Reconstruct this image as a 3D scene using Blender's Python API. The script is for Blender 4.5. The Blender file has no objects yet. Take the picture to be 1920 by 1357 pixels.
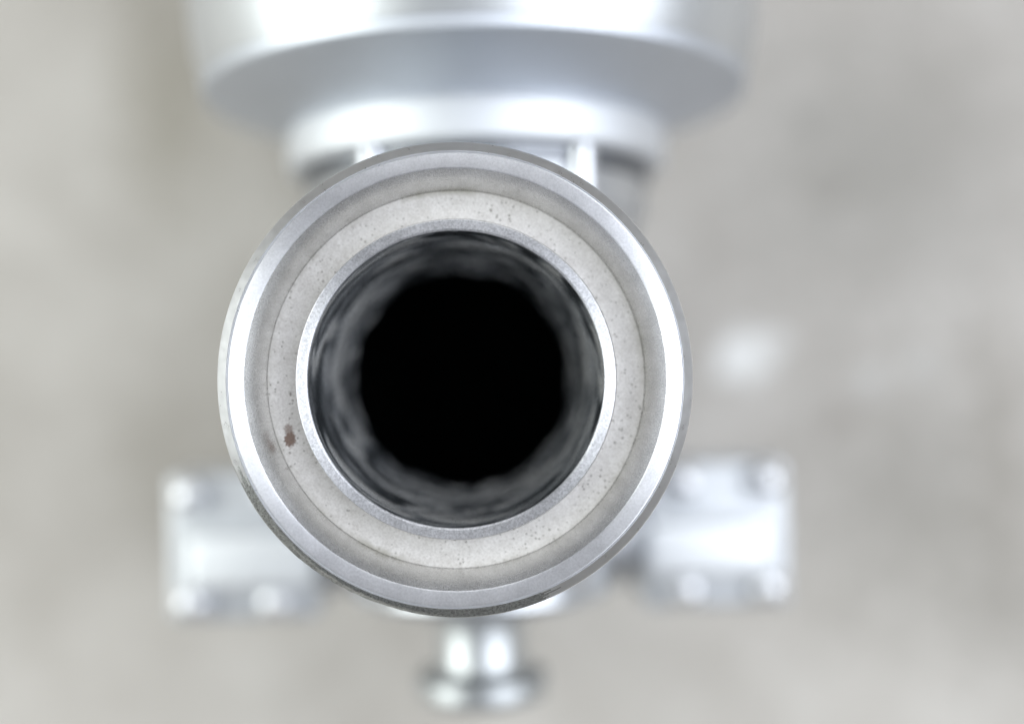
import bpy, bmesh, math, random
from mathutils import Vector, Matrix, noise
random.seed(7)
S = 0.001          # everything below is written in millimetres
PI = math.pi
scene = bpy.context.scene
COL = scene.collection

# ---------------------------------------------------------------- camera
CAM = Vector((5.0, 0.0, 226.0))
cd = bpy.data.cameras.new('camera'); cam = bpy.data.objects.new('camera', cd); COL.objects.link(cam)
cam.location = CAM * S
cam.rotation_euler = Vector((0, 0, -1)).rotation_difference(Vector((55 / 2260, 32 / 2260, -1))).to_euler()
cd.sensor_fit = 'HORIZONTAL'; cd.sensor_width = 36.0; cd.lens = 42.4
cd.clip_start = 0.01; cd.clip_end = 50
cd.dof.use_dof = True; cd.dof.focus_distance = 0.2275; cd.dof.aperture_fstop = 2.4; cd.dof.aperture_blades = 0
scene.camera = cam

# ---------------------------------------------------------------- world (soft grey daylight of a workshop hall)
w = bpy.data.worlds.new('World'); scene.world = w; w.use_nodes = True
nt = w.node_tree; N = nt.nodes; L = nt.links
bg = N['Background']
tc = N.new('ShaderNodeTexCoord'); sep = N.new('ShaderNodeSeparateXYZ'); L.new(tc.outputs['Generated'], sep.inputs[0])
rz = N.new('ShaderNodeValToRGB'); L.new(sep.outputs['Z'], rz.inputs[0])
rz.color_ramp.elements[0].position = 0.0; rz.color_ramp.elements[0].color = (.30, .30, .295, 1)
rz.color_ramp.elements[1].position = 1.0; rz.color_ramp.elements[1].color = (.72, .745, .79, 1)
e = rz.color_ramp.elements.new(0.35); e.color = (.45, .455, .46, 1)
e = rz.color_ramp.elements.new(0.7); e.color = (.50, .51, .53, 1)
L.new(rz.outputs[0], bg.inputs[0]); bg.inputs[1].default_value = 0.55

def area(name, d, dist, sx, sy, power, col, target=(0, 0, -60)):
    d = Vector(d).normalized(); t = Vector(target) * S
    ld = bpy.data.lights.new(name, 'AREA'); ld.shape = 'RECTANGLE'; ld.size = sx; ld.size_y = sy
    ld.energy = power; ld.color = col
    o = bpy.data.objects.new(name, ld); COL.objects.link(o)
    o.location = t + d * dist
    o.rotation_euler = (-d).to_track_quat('-Z', 'Y').to_euler()
    return o
area('window_light_right', (.68, .10, .73), 1.5, 1.3, 1.5, 22.5, (.88, .93, 1))
area('window_light_left', (-.87, .06, .49), 1.5, 1.3, 1.05, 19, (.95, 1, .965))
area('skylight_far', (.0, .72, .69), 1.8, 1.3, .5, 7, (.95, .98, 1))

vs = scene.view_settings
vs.view_transform = 'Standard'; vs.look = 'None'; vs.gamma = 1; vs.exposure = 0.0; vs.use_curve_mapping = False
scene.cycles.use_denoising = True
scene.cycles.max_bounces = 10; scene.cycles.glossy_bounces = 8

# ---------------------------------------------------------------- material helpers
def new_mat(name):
    m = bpy.data.materials.new(name); m.use_nodes = True
    t = m.node_tree; return m, t.nodes, t.links, t.nodes['Principled BSDF']
def coords(N, L, scale=1000.0):
    tc = N.new('ShaderNodeTexCoord'); mp = N.new('ShaderNodeMapping')
    mp.inputs['Scale'].default_value = (scale,) * 3
    L.new(tc.outputs['Object'], mp.inputs[0]); return mp.outputs[0]
def noise_tex(N, L, vec, scale, detail=4, rough=.55):
    n = N.new('ShaderNodeTexNoise'); n.inputs['Scale'].default_value = scale
    n.inputs['Detail'].default_value = detail; n.inputs['Roughness'].default_value = rough
    L.new(vec, n.inputs['Vector']); return n.outputs['Fac']
def ramp(N, L, fac, stops):
    r = N.new('ShaderNodeValToRGB'); L.new(fac, r.inputs[0])
    el = r.color_ramp.elements
    while len(el) < len(stops): el.new(.5)
    for x, (p, c) in zip(el, stops):
        x.position = p; x.color = (c, c, c, 1) if isinstance(c, (int, float)) else (*c, 1)
    return r.outputs[0]
def math_n(N, L, op, a, b=None, c=None):
    m = N.new('ShaderNodeMath'); m.operation = op
    for i, v in enumerate((a, b, c)):
        if v is None: continue
        if isinstance(v, (int, float)): m.inputs[i].default_value = v
        else: L.new(v, m.inputs[i])
    return m.outputs[0]
def mix(N, L, fac, a, b, mode='MIX'):
    m = N.new('ShaderNodeMix'); m.data_type = 'RGBA'; m.blend_type = mode
    for i, v in ((0, fac), (6, a), (7, b)):
        if isinstance(v, (int, float)): m.inputs[i].default_value = v
        elif isinstance(v, tuple): m.inputs[i].default_value = (*v, 1)
        else: L.new(v, m.inputs[i])
    return m.outputs[2]
def bump(N, L, height, strength, dist_mm):
    b = N.new('ShaderNodeBump'); b.inputs['Strength'].default_value = strength
    b.inputs['Distance'].default_value = dist_mm * S
    L.new(height, b.inputs['Height']); return b.outputs[0]

def metal(name, col, rough, rvar=.06, nscale=1.5, bstr=.15, bdist=.02, var=.06, aniso=0, big=0.06):
    m, N, L, P = new_mat(name)
    v = coords(N, L)
    n = noise_tex(N, L, v, nscale, 5)
    n2 = noise_tex(N, L, v, big, 3)
    P.inputs['Metallic'].default_value = 1
    lo = tuple(max(0, c * (1 - var)) for c in col); hi = tuple(min(1, c * (1 + var)) for c in col)
    L.new(ramp(N, L, n2, [(.3, lo), (.7, hi)]), P.inputs['Base Color'])
    L.new(ramp(N, L, n, [(.3, max(.02, rough - rvar)), (.7, rough + rvar)]), P.inputs['Roughness'])
    L.new(bump(N, L, n, bstr, bdist), P.inputs['Normal'])
    if aniso:
        P.inputs['Anisotropic'].default_value = aniso
        t = N.new('ShaderNodeTangent'); t.direction_type = 'RADIAL'; t.axis = 'Z'
        L.new(t.outputs[0], P.inputs['Tangent'])
    return m

# machined face of the collar: turned steel, sparkle painted into the grain colour, fine scratches
def turned(name, col, rough, aniso, glint=.35, bs=.3, rv=.12, gv=.0):
    m, N, L, P = new_mat(name)
    v = coords(N, L)
    g = noise_tex(N, L, v, 3.0, 3, .8)
    sp = N.new('ShaderNodeSeparateXYZ'); L.new(v, sp.inputs[0])
    ang = math_n(N, L, 'ARCTAN2', sp.outputs['Y'], sp.outputs['X'])
    rr = math_n(N, L, 'SQRT', math_n(N, L, 'ADD', math_n(N, L, 'MULTIPLY', sp.outputs['X'], sp.outputs['X']), math_n(N, L, 'MULTIPLY', sp.outputs['Y'], sp.outputs['Y'])))
    cb = N.new('ShaderNodeCombineXYZ'); L.new(math_n(N, L, 'MULTIPLY', rr, 7.0), cb.inputs[0]); L.new(math_n(N, L, 'MULTIPLY', ang, 6.0), cb.inputs[1])
    L.new(math_n(N, L, 'MULTIPLY', sp.outputs['Z'], 7.0), cb.inputs[2])
    gro = noise_tex(N, L, cb.outputs[0], 1.0, 3, .6)
    h = math_n(N, L, 'ADD', math_n(N, L, 'MULTIPLY', g, glint), math_n(N, L, 'MULTIPLY', gro, 1 - glint))
    P.inputs['Metallic'].default_value = 1
    cl = noise_tex(N, L, v, .22, 4, .6)
    cr = ramp(N, L, cl, [(.3, tuple(c * .9 for c in col)), (.7, tuple(min(1, c * 1.06) for c in col))])
    g2 = noise_tex(N, L, v, 2.1, 4, .8)
    cr = mix(N, L, 1.0, cr, ramp(N, L, g2, [(.38, 1 - gv), (.62, 1.0)]), 'MULTIPLY')  # glitter of the machined grain painted into the base colour
    L.new(cr, P.inputs['Base Color'])
    L.new(ramp(N, L, g, [(.38, rough - rv), (.62, rough + rv)]), P.inputs['Roughness'])
    P.inputs['Anisotropic'].default_value = aniso
    P.inputs['Anisotropic Rotation'].default_value = .25
    t = N.new('ShaderNodeTangent'); t.direction_type = 'RADIAL'; t.axis = 'Z'
    L.new(t.outputs[0], P.inputs['Tangent'])
    L.new(bump(N, L, h, bs, .05), P.inputs['Normal'])
    return m

M_face = turned('turned_steel_face', (.90, .905, .94), .45, .88, .6, .35, .08, .16)
M_lip = turned('turned_steel_lip', (.88, .885, .92), .45, .88, .6, .35, .08, .36)
M_wall = turned('smooth_turned_wall', (.70, .695, .685), .26, .3, .3, .05, .04)
M_side = metal('turned_steel_side', (.84, .85, .87), .30, .03, .6, .05, .02, .04)
M_rough = turned('torn_thread_steel', (.55, .57, .57), .32, 0, .35, .9, .1, .5)
M_pipe = metal('pipe_steel', (.70, .71, .72), .3)
M_housing = metal('silver_housing', (.66, .68, .70), .42, .03, 2.0, .1, .02, .02)
M_disc = metal('satin_steel_disc', (.79, .81, .84), .6, .04, 1.0, .1, .02, .02)
M_under = metal('dull_housing_underside', (.63, .66, .71), .5, .04, 1.0, .1, .02, .03)
M_post = metal('bright_post', (.72, .74, .78), .34)
M_dark = metal('painted_gap_shade', (.25, .26, .28), .4)  # dark colour standing in for shade in the recess
M_body = metal('cast_steel_body', (.62, .64, .67), .36, .05, 1.2, .3, .05)
M_panel = metal('light_panel', (.88, .90, .92), .6, .03, 1.2, .2, .03, .02)
M_block = metal('satin_block', (.69, .71, .735), .58, .04, 1.2, .2, .03, .03)
M_bolt = metal('polished_bolt', (.86, .87, .90), .42, .03)
M_spigot = metal('polished_spigot', (.56, .58, .59), .38, .03, .7, .1, .02)
M_ring = metal('dark_ring_steel', (.24, .25, .26), .4, .03)

# gasket seat: pale speckled stony face, small dark pits and one rust spot
m, N, L, P = new_mat('speckled_seat'); M_seat = m
v = coords(N, L)
n1 = noise_tex(N, L, v, .35, 5, .6); n2 = noise_tex(N, L, v, 3.2, 3, .6)
base = ramp(N, L, n1, [(.28, (.48, .452, .425)), (.72, (.69, .665, .645))])
base = mix(N, L, .45, base, ramp(N, L, n2, [(.35, (.44, .42, .40)), (.6, (.80, .79, .775))]))
vo = N.new('ShaderNodeTexVoronoi'); vo.inputs['Scale'].default_value = 1.15; L.new(v, vo.inputs['Vector'])
dens = ramp(N, L, noise_tex(N, L, v, .13, 2), [(.40, 0.0), (.60, 1.0)])
sz = math_n(N, L, 'MULTIPLY_ADD', dens, .17, .10)
wob = math_n(N, L, 'MULTIPLY_ADD', noise_tex(N, L, v, 4.0, 2), .16, -.08)
dd = math_n(N, L, 'ADD', vo.outputs['Distance'], wob)
sepc = N.new('ShaderNodeSeparateXYZ'); L.new(vo.outputs['Color'], sepc.inputs[0])
pick = math_n(N, L, 'GREATER_THAN', sepc.outputs['X'], .4)
pit = math_n(N, L, 'MULTIPLY', math_n(N, L, 'LESS_THAN', dd, sz), pick)
base = mix(N, L, math_n(N, L, 'MULTIPLY', pit, .75), base, (.17, .155, .135))
vo2 = N.new('ShaderNodeTexVoronoi'); vo2.inputs['Scale'].default_value = .33; L.new(v, vo2.inputs['Vector'])
s2 = N.new('ShaderNodeSeparateXYZ'); L.new(vo2.outputs['Color'], s2.inputs[0])
p2 = math_n(N, L, 'MULTIPLY', math_n(N, L, 'LESS_THAN', math_n(N, L, 'ADD', vo2.outputs['Distance'], math_n(N, L, 'MULTIPLY_ADD', noise_tex(N, L, v, 3.0, 3, .7), .3, -.15)), .065), math_n(N, L, 'GREATER_THAN', s2.outputs['Y'], .55))
base = mix(N, L, math_n(N, L, 'MULTIPLY', p2, .8), base, (.13, .12, .105))
# grime gathered along the outer edge of the ring
sx = N.new('ShaderNodeSeparateXYZ'); L.new(v, sx.inputs[0])
rad = math_n(N, L, 'SQRT', math_n(N, L, 'ADD', math_n(N, L, 'MULTIPLY', sx.outputs['X'], sx.outputs['X']), math_n(N, L, 'MULTIPLY', sx.outputs['Y'], sx.outputs['Y'])))
edge = ramp(N, L, math_n(N, L, 'ADD', math_n(N, L, 'MULTIPLY_ADD', rad, .5, -17.25), math_n(N, L, 'MULTIPLY_ADD', noise_tex(N, L, v, .6, 4, .7), 1.0, -.5)), [(.35, 0.0), (.95, 1.0)])
edge = math_n(N, L, 'MULTIPLY', edge, ramp(N, L, noise_tex(N, L, v, .05, 2), [(.4, .15), (.6, .9)]))
base = mix(N, L, edge, base, (.36, .345, .30))
# rust spot (a stain with its own ragged outline)
def blob(cx, cy, rx, ry, rough_sc, rough_amt):
    mp = N.new('ShaderNodeMapping'); mp.vector_type = 'POINT'
    mp.inputs['Location'].default_value = (-cx / rx, -cy / ry, 0); mp.inputs['Scale'].default_value = (1 / rx, 1 / ry, 0)
    L.new(v, mp.inputs[0])
    ln = N.new('ShaderNodeVectorMath'); ln.operation = 'LENGTH'; L.new(mp.outputs[0], ln.inputs[0])
    nz = noise_tex(N, L, v, rough_sc, 4, .7)
    return math_n(N, L, 'ADD', ln.outputs['Value'], math_n(N, L, 'MULTIPLY_ADD', nz, rough_amt * 2, -rough_amt))
b1 = blob(-32.3, -10.8, 1.15, 1.6, 1.9, 1.0); b2 = blob(-32.5, -8.9, .9, 1.1, 2.6, 1.4)
for cx_, cy_, rx_, ry_ in ((-32.0, -2.1, .28, .5), (-31.6, -3.4, .25, .2), (-32.2, -4.0, .2, .2), (-31.8, -5.9, .22, .2), (-32.3, -6.8, .2, .22), (7.3, 32.6, .3, .25), (35.4, -6.5, .25, .3)):
    bb = blob(cx_, cy_, rx_, ry_, 3.5, 1.0)
    base = mix(N, L, math_n(N, L, 'MULTIPLY', ramp(N, L, bb, [(.7, 1.0), (1.1, 0.0)]), .75), base, (.15, .13, .11))
rm = math_n(N, L, 'MAXIMUM', ramp(N, L, b1, [(.8, 1.0), (1.05, 0.0)]), math_n(N, L, 'MULTIPLY', ramp(N, L, b2, [(.7, 1.0), (1.0, 0.0)]), .75))
rc = ramp(N, L, noise_tex(N, L, v, 4.5, 3, .7), [(.3, (.06, .032, .022)), (.7, (.24, .15, .11))])
base = mix(N, L, math_n(N, L, 'MULTIPLY', rm, .92), base, rc)
L.new(base, P.inputs['Base Color'])
P.inputs['Metallic'].default_value = .2; P.inputs['Roughness'].default_value = .5
L.new(bump(N, L, math_n(N, L, 'SUBTRACT', n2, math_n(N, L, 'MULTIPLY', pit, .6)), .35, .12), P.inputs['Normal'])

# bore: drawn steel tube, wavy, reflections painted in as pale streaks
m, N, L, P = new_mat('bore_steel'); M_bore = m
v = coords(N, L)
mp = N.new('ShaderNodeMapping'); mp.inputs['Scale'].default_value = (1, 1, 2.6); L.new(v, mp.inputs[0])
a = noise_tex(N, L, mp.outputs[0], .045, 3, .5)
a.node.inputs['Distortion'].default_value = 1.5; b = noise_tex(N, L, mp.outputs[0], .35, 4, .6)
P.inputs['Metallic'].default_value = .72
L.new(ramp(N, L, a, [(.40, (.10, .11, .12)), (.5, (.46, .48, .51)), (.59, (1, 1, 1))]), P.inputs['Base Color'])
L.new(ramp(N, L, b, [(.3, .20), (.7, .34)]), P.inputs['Roughness'])
L.new(bump(N, L, math_n(N, L, 'ADD', a, math_n(N, L, 'MULTIPLY', b, .05)), 1.0, 2.4), P.inputs['Normal'])

m, N, L, P = new_mat('painted_bore_dark'); M_black = m  # near-black colour standing in for the darkness deep in the bore
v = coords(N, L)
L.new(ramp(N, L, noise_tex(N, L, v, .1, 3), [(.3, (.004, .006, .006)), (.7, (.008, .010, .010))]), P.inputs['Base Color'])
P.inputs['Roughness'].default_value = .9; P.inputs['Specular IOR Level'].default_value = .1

# floor: worn concrete with stains, plus broad dark blobs that paint shade
m, N, L, P = new_mat('worn_concrete'); M_floor = m
v = coords(N, L)
a = noise_tex(N, L, v, .009, 3, .5); b = noise_tex(N, L, v, .032, 4, .6); c = noise_tex(N, L, v, .5, 4, .7)
base = ramp(N, L, a, [(.35, (.45, .415, .37)), (.65, (.63, .595, .548))])
base = mix(N, L, .4, base, ramp(N, L, b, [(.3, (.40, .365, .32)), (.7, (.70, .665, .62))]))
base = mix(N, L, .2, base, ramp(N, L, c, [(.3, (.25, .24, .22)), (.7, (.66, .65, .64))]))
def fblob(x, y, rx, ry, lo=.6, hi=1.1):
    mp = N.new('ShaderNodeMapping'); mp.inputs['Location'].default_value = (-x / rx, -y / ry, 0); mp.inputs['Scale'].default_value = (1 / rx, 1 / ry, 0)
    L.new(v, mp.inputs[0]); ln = N.new('ShaderNodeVectorMath'); ln.operation = 'LENGTH'; L.new(mp.outputs[0], ln.inputs[0])
    nz = noise_tex(N, L, v, .12, 3, .6)
    d = math_n(N, L, 'ADD', ln.outputs['Value'], math_n(N, L, 'MULTIPLY_ADD', nz, 1.4, -.7))
    return ramp(N, L, d, [(lo, 1.0), (hi, 0.0)])
FZ = -200.0
def fl(px, py):
    k = (226 - FZ) / 2260; return 5.0 + (px - 905) * k, (710 - py) * k
for px, py, rx, ry, cc, st in [(1395, 668, 12.5, 11, (.95, .95, .93), .85), (1450, 640, 8, 5, (.9, .9, .88), .6),
                               (1640, 712, 7, 7, (.8, .8, .78), .5), (1730, 685, 7, 6, (.8, .8, .78), .45),
                               (1575, 790, 8, 7, (.22, .17, .14), .35), (1550, 350, 12, 9, (.25, .22, .19), .3),
                               (1525, 230, 14, 12, (.25, .24, .22), .3),
                               (1640, 300, 75, 70, (.31, .295, .265), .68), (1720, 950, 66, 72, (.30, .28, .245), .68), (1900, 1150, 30, 40, (.30, .28, .25), .4), (320, 190, 26, 58, (.25, .22, .15), .42), (1880, 800, 16, 60, (.24, .21, .17), .4),  # broad right-hand blobs paint light falloff, the left one contact shade
                               (300, 860, 22, 34, (.30, .27, .22), .3)]:  # contact shade left of the valve, painted into the concrete
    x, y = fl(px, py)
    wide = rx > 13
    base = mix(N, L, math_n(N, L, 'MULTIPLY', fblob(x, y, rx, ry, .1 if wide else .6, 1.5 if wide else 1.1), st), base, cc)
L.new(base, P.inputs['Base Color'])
P.inputs['Roughness'].default_value = .7
L.new(bump(N, L, c, .5, .4), P.inputs['Normal'])

# ---------------------------------------------------------------- mesh helpers
def link(name, bm, mat, parent=None, sharp=28):
    bmesh.ops.recalc_face_normals(bm, faces=bm.faces)
    for f in bm.faces: f.smooth = True
    for e in bm.edges:
        if len(e.link_faces) == 2 and e.calc_face_angle(0) > math.radians(sharp): e.smooth = False
    bmesh.ops.scale(bm, vec=(S, S, S), verts=bm.verts)
    me = bpy.data.meshes.new(name); bm.to_mesh(me); bm.free()
    me.materials.append(mat)
    o = bpy.data.objects.new(name, me); COL.objects.link(o)
    if parent: o.parent = parent
    return o

def lathe(bm, prof, seg=192, axis='Z', centre=(0, 0, 0), fn=None, closed=True):
    """prof: closed loop (or open) of (r, h). fn(angle, r, h) -> (r, h) perturbs."""
    rings = []
    for k in range(seg):
        a = 2 * PI * k / seg; row = []
        for r, h in prof:
            if fn: r, h = fn(a, r, h)
            if axis == 'Z': p = (r * math.cos(a), r * math.sin(a), h)
            elif axis == 'Y': p = (r * math.cos(a), h, r * math.sin(a))
            else: p = (h, r * math.cos(a), r * math.sin(a))
            row.append(bm.verts.new((p[0] + centre[0], p[1] + centre[1], p[2] + centre[2])))
        rings.append(row)
    n = len(prof); m = n if closed else n - 1
    for k in range(seg):
        A, B = rings[k], rings[(k + 1) % seg]
        for i in range(m):
            j = (i + 1) % n
            bm.faces.new((A[i], A[j], B[j], B[i]))
    bmesh.ops.remove_doubles(bm, verts=bm.verts, dist=1e-5)
    return bm

def arc(cr, ch, rad, a0, a1, n=6):
    return [(cr + rad * math.cos(math.radians(a0 + (a1 - a0) * i / n)), ch + rad * math.sin(math.radians(a0 + (a1 - a0) * i / n))) for i in range(n + 1)]

def rbox(bm, x0, x1, y0, y1, z0, z1, bev=2.0, seg=4):
    vs_ = bmesh.ops.create_cube(bm, size=1)['verts']
    for v_ in vs_:
        v_.co = Vector((x0 + (v_.co.x + .5) * (x1 - x0), y0 + (v_.co.y + .5) * (y1 - y0), z0 + (v_.co.z + .5) * (z1 - z0)))
    es = list({e_ for v_ in vs_ for e_ in v_.link_edges})
    bmesh.ops.bevel(bm, geom=es, offset=bev, segments=seg, affect='EDGES', profile=.5)
    return bm

# ---------------------------------------------------------------- floor
bm = bmesh.new()
bmesh.ops.create_grid(bm, x_segments=8, y_segments=8, size=4000)
floor = link('floor', bm, M_floor); floor.location.z = FZ * S
floor['kind'] = 'structure'
floor['label'] = 'pale worn concrete floor with whitish and brownish stains and broad painted shade'

# ---------------------------------------------------------------- the valve
valve = bpy.data.objects.new('steel_valve', None); COL.objects.link(valve)
valve['label'] = 'steel valve with open pipe end facing up, round silver housing and two side blocks'
valve['category'] = 'valve'
valve.empty_display_size = .02
valve.rotation_euler.z = math.radians(1.3)
SX, SL, BZ = 4.8, 3.4, -100.0       # centre of the cross axis

# collar: conical seat opening, machined front face, chamfer and round thread behind
def collar_fn(a, r, h):
    d = math.degrees(a) % 360
    if r > 43.05 and h > -7:
        # first turn of the thread runs out between 7 and 5 o'clock
        t = max(0.0, 1 - abs(d - 238) / 36.0)
        t = t * t * (3 - 2 * t)
        ph = (d - 200) / 360 * 5
        r += -0.55 * t * (0.5 + 0.5 * math.sin((h + ph) * 3.1))
        nz = noise.noise(Vector((r * math.cos(a) * .9, r * math.sin(a) * .9, h * 1.5)))
        r += nz * .13 * t
        h += t * .12 * noise.noise(Vector((r * math.cos(a) * 1.7, r * math.sin(a) * 1.7, h * 2 + 5)))
    return r, h
prof = [(36.42, -7.15), (36.5, -6.8), (39.35, -.5), (39.55, -.15), (39.75, -.03), (39.95, 0)]
prof += [(42.15, 0), (42.35, -.05), (42.45, -.2), (42.5, -.9), (42.85, -.95), (42.95, -.5)]
prof += [(43.0 + (44.8 - 43.0) * i / 8, -.5 - 1.5 * i / 8) for i in range(9)]
prof += [(45.0, -2.5), (45.05, -5.3), (45.0, -6.3), (43.9, -7.2), (43.9, -8.0)]
for k in range(5):   # round thread
    z0 = -8.0 - k * 3.2
    prof += [(44.0 + 0.9 * math.sin(PI * i / 6) + .2 * (i in (2, 3, 4)), z0 - 3.2 * i / 6) for i in range(1, 7)]
prof += [(43.9, -25.0), (40.5, -28.5), (34.0, -31.0), (33.0, -32.0), (33.0, -36.0), (31.6, -36.0), (31.6, -9.0), (36.42, -8.95)]
bm = bmesh.new(); lathe(bm, prof, 720, fn=collar_fn)
collar = link('threaded_collar', bm, M_side, valve, 20)
collar['label'] = 'machined collar with bright front face and torn thread start'
collar.data.materials.append(M_face); collar.data.materials.append(M_wall); collar.data.materials.append(M_rough)
for p in collar.data.polygons:
    c = p.center * 1000; r = math.hypot(c.x, c.y); d = math.degrees(math.atan2(c.y, c.x)) % 360
    if c.z > -.3 and 39.5 < r < 42.75: p.material_index = 1
    elif r < 39.6 and c.z > -8.5: p.material_index = 2
    elif r > 43.05 and c.z > -4.2:
        lo = 203 + 6 * noise.noise(Vector((c.z * 2, 3, 0))); hi = 292 + 9 * noise.noise(Vector((c.z * 3, 9, 0)))
        if lo < d < hi: p.material_index = 3

# speckled seat ring
bm = bmesh.new()
prof = [(30.9, -7.0), (33.0, -7.15), (35.0, -7.05), (36.38, -7.0), (36.38, -8.8), (30.9, -8.8)]
lathe(bm, prof, 360); seat = link('seat_ring', bm, M_seat, valve, 40)
seat['label'] = 'pale speckled ring with dark pits and a rust brown spot'

# inner lip
bm = bmesh.new()
prof = [(30.85, -8.6), (30.4, -3.4), (30.3, -3.08), (30.15, -3.0), (28.62, -3.0), (28.30, -3.16), (28.25, -3.3), (28.25, -4.0), (30.5, -8)]
lathe(bm, prof, 360); link('inner_lip', bm, M_lip, valve, 25)

# pipe with ragged inner end
bm = bmesh.new()
def bore_fn(a, r, h):
    x, y = math.cos(a), math.sin(a)
    if r < 29.5:
        k = min(1, max(0, (-h - 8) / 20))
        r += k * .55 * (-h / 44) * x
        r += k * .55 * noise.noise(Vector((x * 2.2, y * 2.2, h * .07 + 7))) + k * .34 * noise.noise(Vector((x * 5, y * 5, h * .2)))
    if r < 26.5 and h < -30:
        k = min(1, (-h - 30) / 12)
        h += k * (7 * noise.noise(Vector((x * 2.3, y * 2.3, 1.7))) + 2 * noise.noise(Vector((x * 6, y * 6, 4))))
        r += k * (.9 * noise.noise(Vector((x * 3.5, y * 3.5, 11))))
    return r, h
prof = [(28.25 - 4.15 * (i / 60) ** 1.5, -4.02 - 40 * i / 60) for i in range(61)] + [(24.2, -45.6), (26.4, -46), (31.4, -46), (31.4, -9.2), (29.5, -9.2), (29.4, -8.1)]
lathe(bm, prof, 300, fn=bore_fn)
bore = link('pipe_bore', bm, M_bore, valve, 60)
bm = bmesh.new(); lathe(bm, [(31.5, -36.02), (33.0, -36.02), (33.0, -64), (31.5, -64)], 128); link('pipe_neck', bm, M_pipe, valve)

# body: casting round the cross axis, hollow, inner darkness put in as black colour
bm = bmesh.new()
prof = [(30, -52), (32.5, -55), (36, -62), (39, -68), (41, -80), (41, -120), (36, -138), (33, -146), (33, -165), (42, -168), (42, -196), (28, -196), (28, -150), (0.01, -150), (0.01, -146), (34.5, -146), (38, -125), (38.5, -80), (34.5, -66), (32, -60), (31.6, -55)]
lathe(bm, prof, 128, centre=(0, 0, 0)); body = link('body', bm, M_body, valve)
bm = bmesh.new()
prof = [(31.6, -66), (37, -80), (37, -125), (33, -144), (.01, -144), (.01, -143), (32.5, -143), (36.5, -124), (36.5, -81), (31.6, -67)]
lathe(bm, prof, 96); link('chamber_dark_shell', bm, M_black, valve)  # black shell added so the bore ends in darkness

# bonnet between body and housing (cross axis = Y)
C = (SX, 1.0, BZ)
CL = (SL, 1.0, BZ)
def ylathe(name, prof, mat, seg=160, parent=valve, c=C, sharp=28):
    b_ = bmesh.new(); lathe(b_, prof, seg, 'Y', c); return link(name, b_, mat, parent, sharp)
ylathe('bonnet', [(.01, 34), (36, 34), (42.3, 34.0), (43, 34.7), (43, 40.0), (45.2, 41), (45.2, 49.6), (44.6, 50.3), (33, 50.4), (33, 53.9), (.01, 53.9)], M_body)
ylathe('groove_shade_ring', [(33.05, 50.45), (46.4, 50.45), (46.4, 53.9), (33.05, 53.9)], M_dark)  # solid dark ring painting the shade of the hollow under the disc
for dz in (36, -36):
    for sx in (-25, 25):
        b_ = bmesh.new(); lathe(b_, [(.01, 34), (3.3, 34), (3.3, 53.8), (.01, 53.8)], 40, 'Y', (SX + sx, 1.0, BZ + dz * 1.1))
        p_ = link('post', b_, M_post, valve)
d = ylathe('housing_disc', [(.01, 53.95)] + arc(48.7, 55.8, 1.8, -90, 0) + [(50.5, 62.5), (50.2, 64.2), (49.4, 65.4), (.01, 65.4)], M_disc)

# housing: sloped underside and big drum
ylathe('housing_underside', [(.01, 64.7), (49.6, 64.9), (51.5, 65.4), (56.0, 67.1), (63.0, 69.7), (69.5, 72.0), (71.5, 72.9), (72.0, 73.6), (72.1, 76.5), (.01, 76.5)], M_under, 256)
ylathe('housing_drum', [(.01, 76.6), (72.1, 76.6), (72.8, 79.0), (74.0, 84), (75.0, 92), (75.4, 100), (75.4, 215), (74, 219), (.01, 219)], M_housing, 256, sharp=40)

# lower end of body, spigot and its bead
ylathe('lower_cap', [(.01, -30), (32.5, -36), (34.0, -38), (34.0, -57.5), (32.8, -59.2), (30, -60), (.01, -60)], M_body, c=CL)
SPC = (SL - .4, 1.0, BZ)
sp = ylathe('drain_spigot', [(.01, -60.05), (14.5, -60.05), (13.0, -61.6), (12.0, -64.0), (11.7, -68), (11.7, -77.5), (12.4, -78.6), (15.8, -79.2)] + arc(16.0, -80.9, 1.7, 80, 0, 5) + arc(15.4, -84.0, 2.3, 0, -90, 6) + [(9.6, -86.3), (9.6, -72), (.01, -72)], M_spigot, 128, c=SPC, sharp=50)
sp.name = 'drain_spigot'

# side blocks with four round headed bolts and a raised panel
def side_block(sgn):
    bmm = bmesh.new()
    rbox(bmm, 45.5 if sgn > 0 else -87, 87 if sgn > 0 else -45.5, -66.8, -25.6, -140, -112, 2.2)
    bl = link('side_block', bmm, M_block, valve)
    b2 = bmesh.new(); x0, x1 = (45.2, 80.0) if sgn > 0 else (-80.0, -45.2)
    rbox(b2, x0, x1, -57.2, -41.4, -113, -103.5, 2.6)
    link('raised_panel', b2, M_panel, bl)
    for x in (57.0, 80.0):
        for y in (-31.3, -61.0):
            b3 = bmesh.new()
            pr = [(.01, 6.0)] + [(5.2 * math.sin(math.radians(t)), 6.0 - 4.4 * (1 - math.cos(math.radians(t)))) for t in (15, 30, 45, 60, 75, 90)] + [(5.2, .2), (.01, .2)]
            pr = [(r, h) for r, h in pr]
            lathe(b3, pr, 40, 'Z', (sgn * x, y, -112.1))
            link('bolt', b3, M_bolt, bl)
    b4 = bmesh.new(); lathe(b4, [(.01, 0), (13, 0), (13, 24), (.01, 24)], 64, 'X', (26 if sgn > 0 else -50, -48, -126))
    link('side_arm', b4, M_body, valve)
    bl.location = (SL * S, 1.0 * S, 0)
side_block(1); side_block(-1)
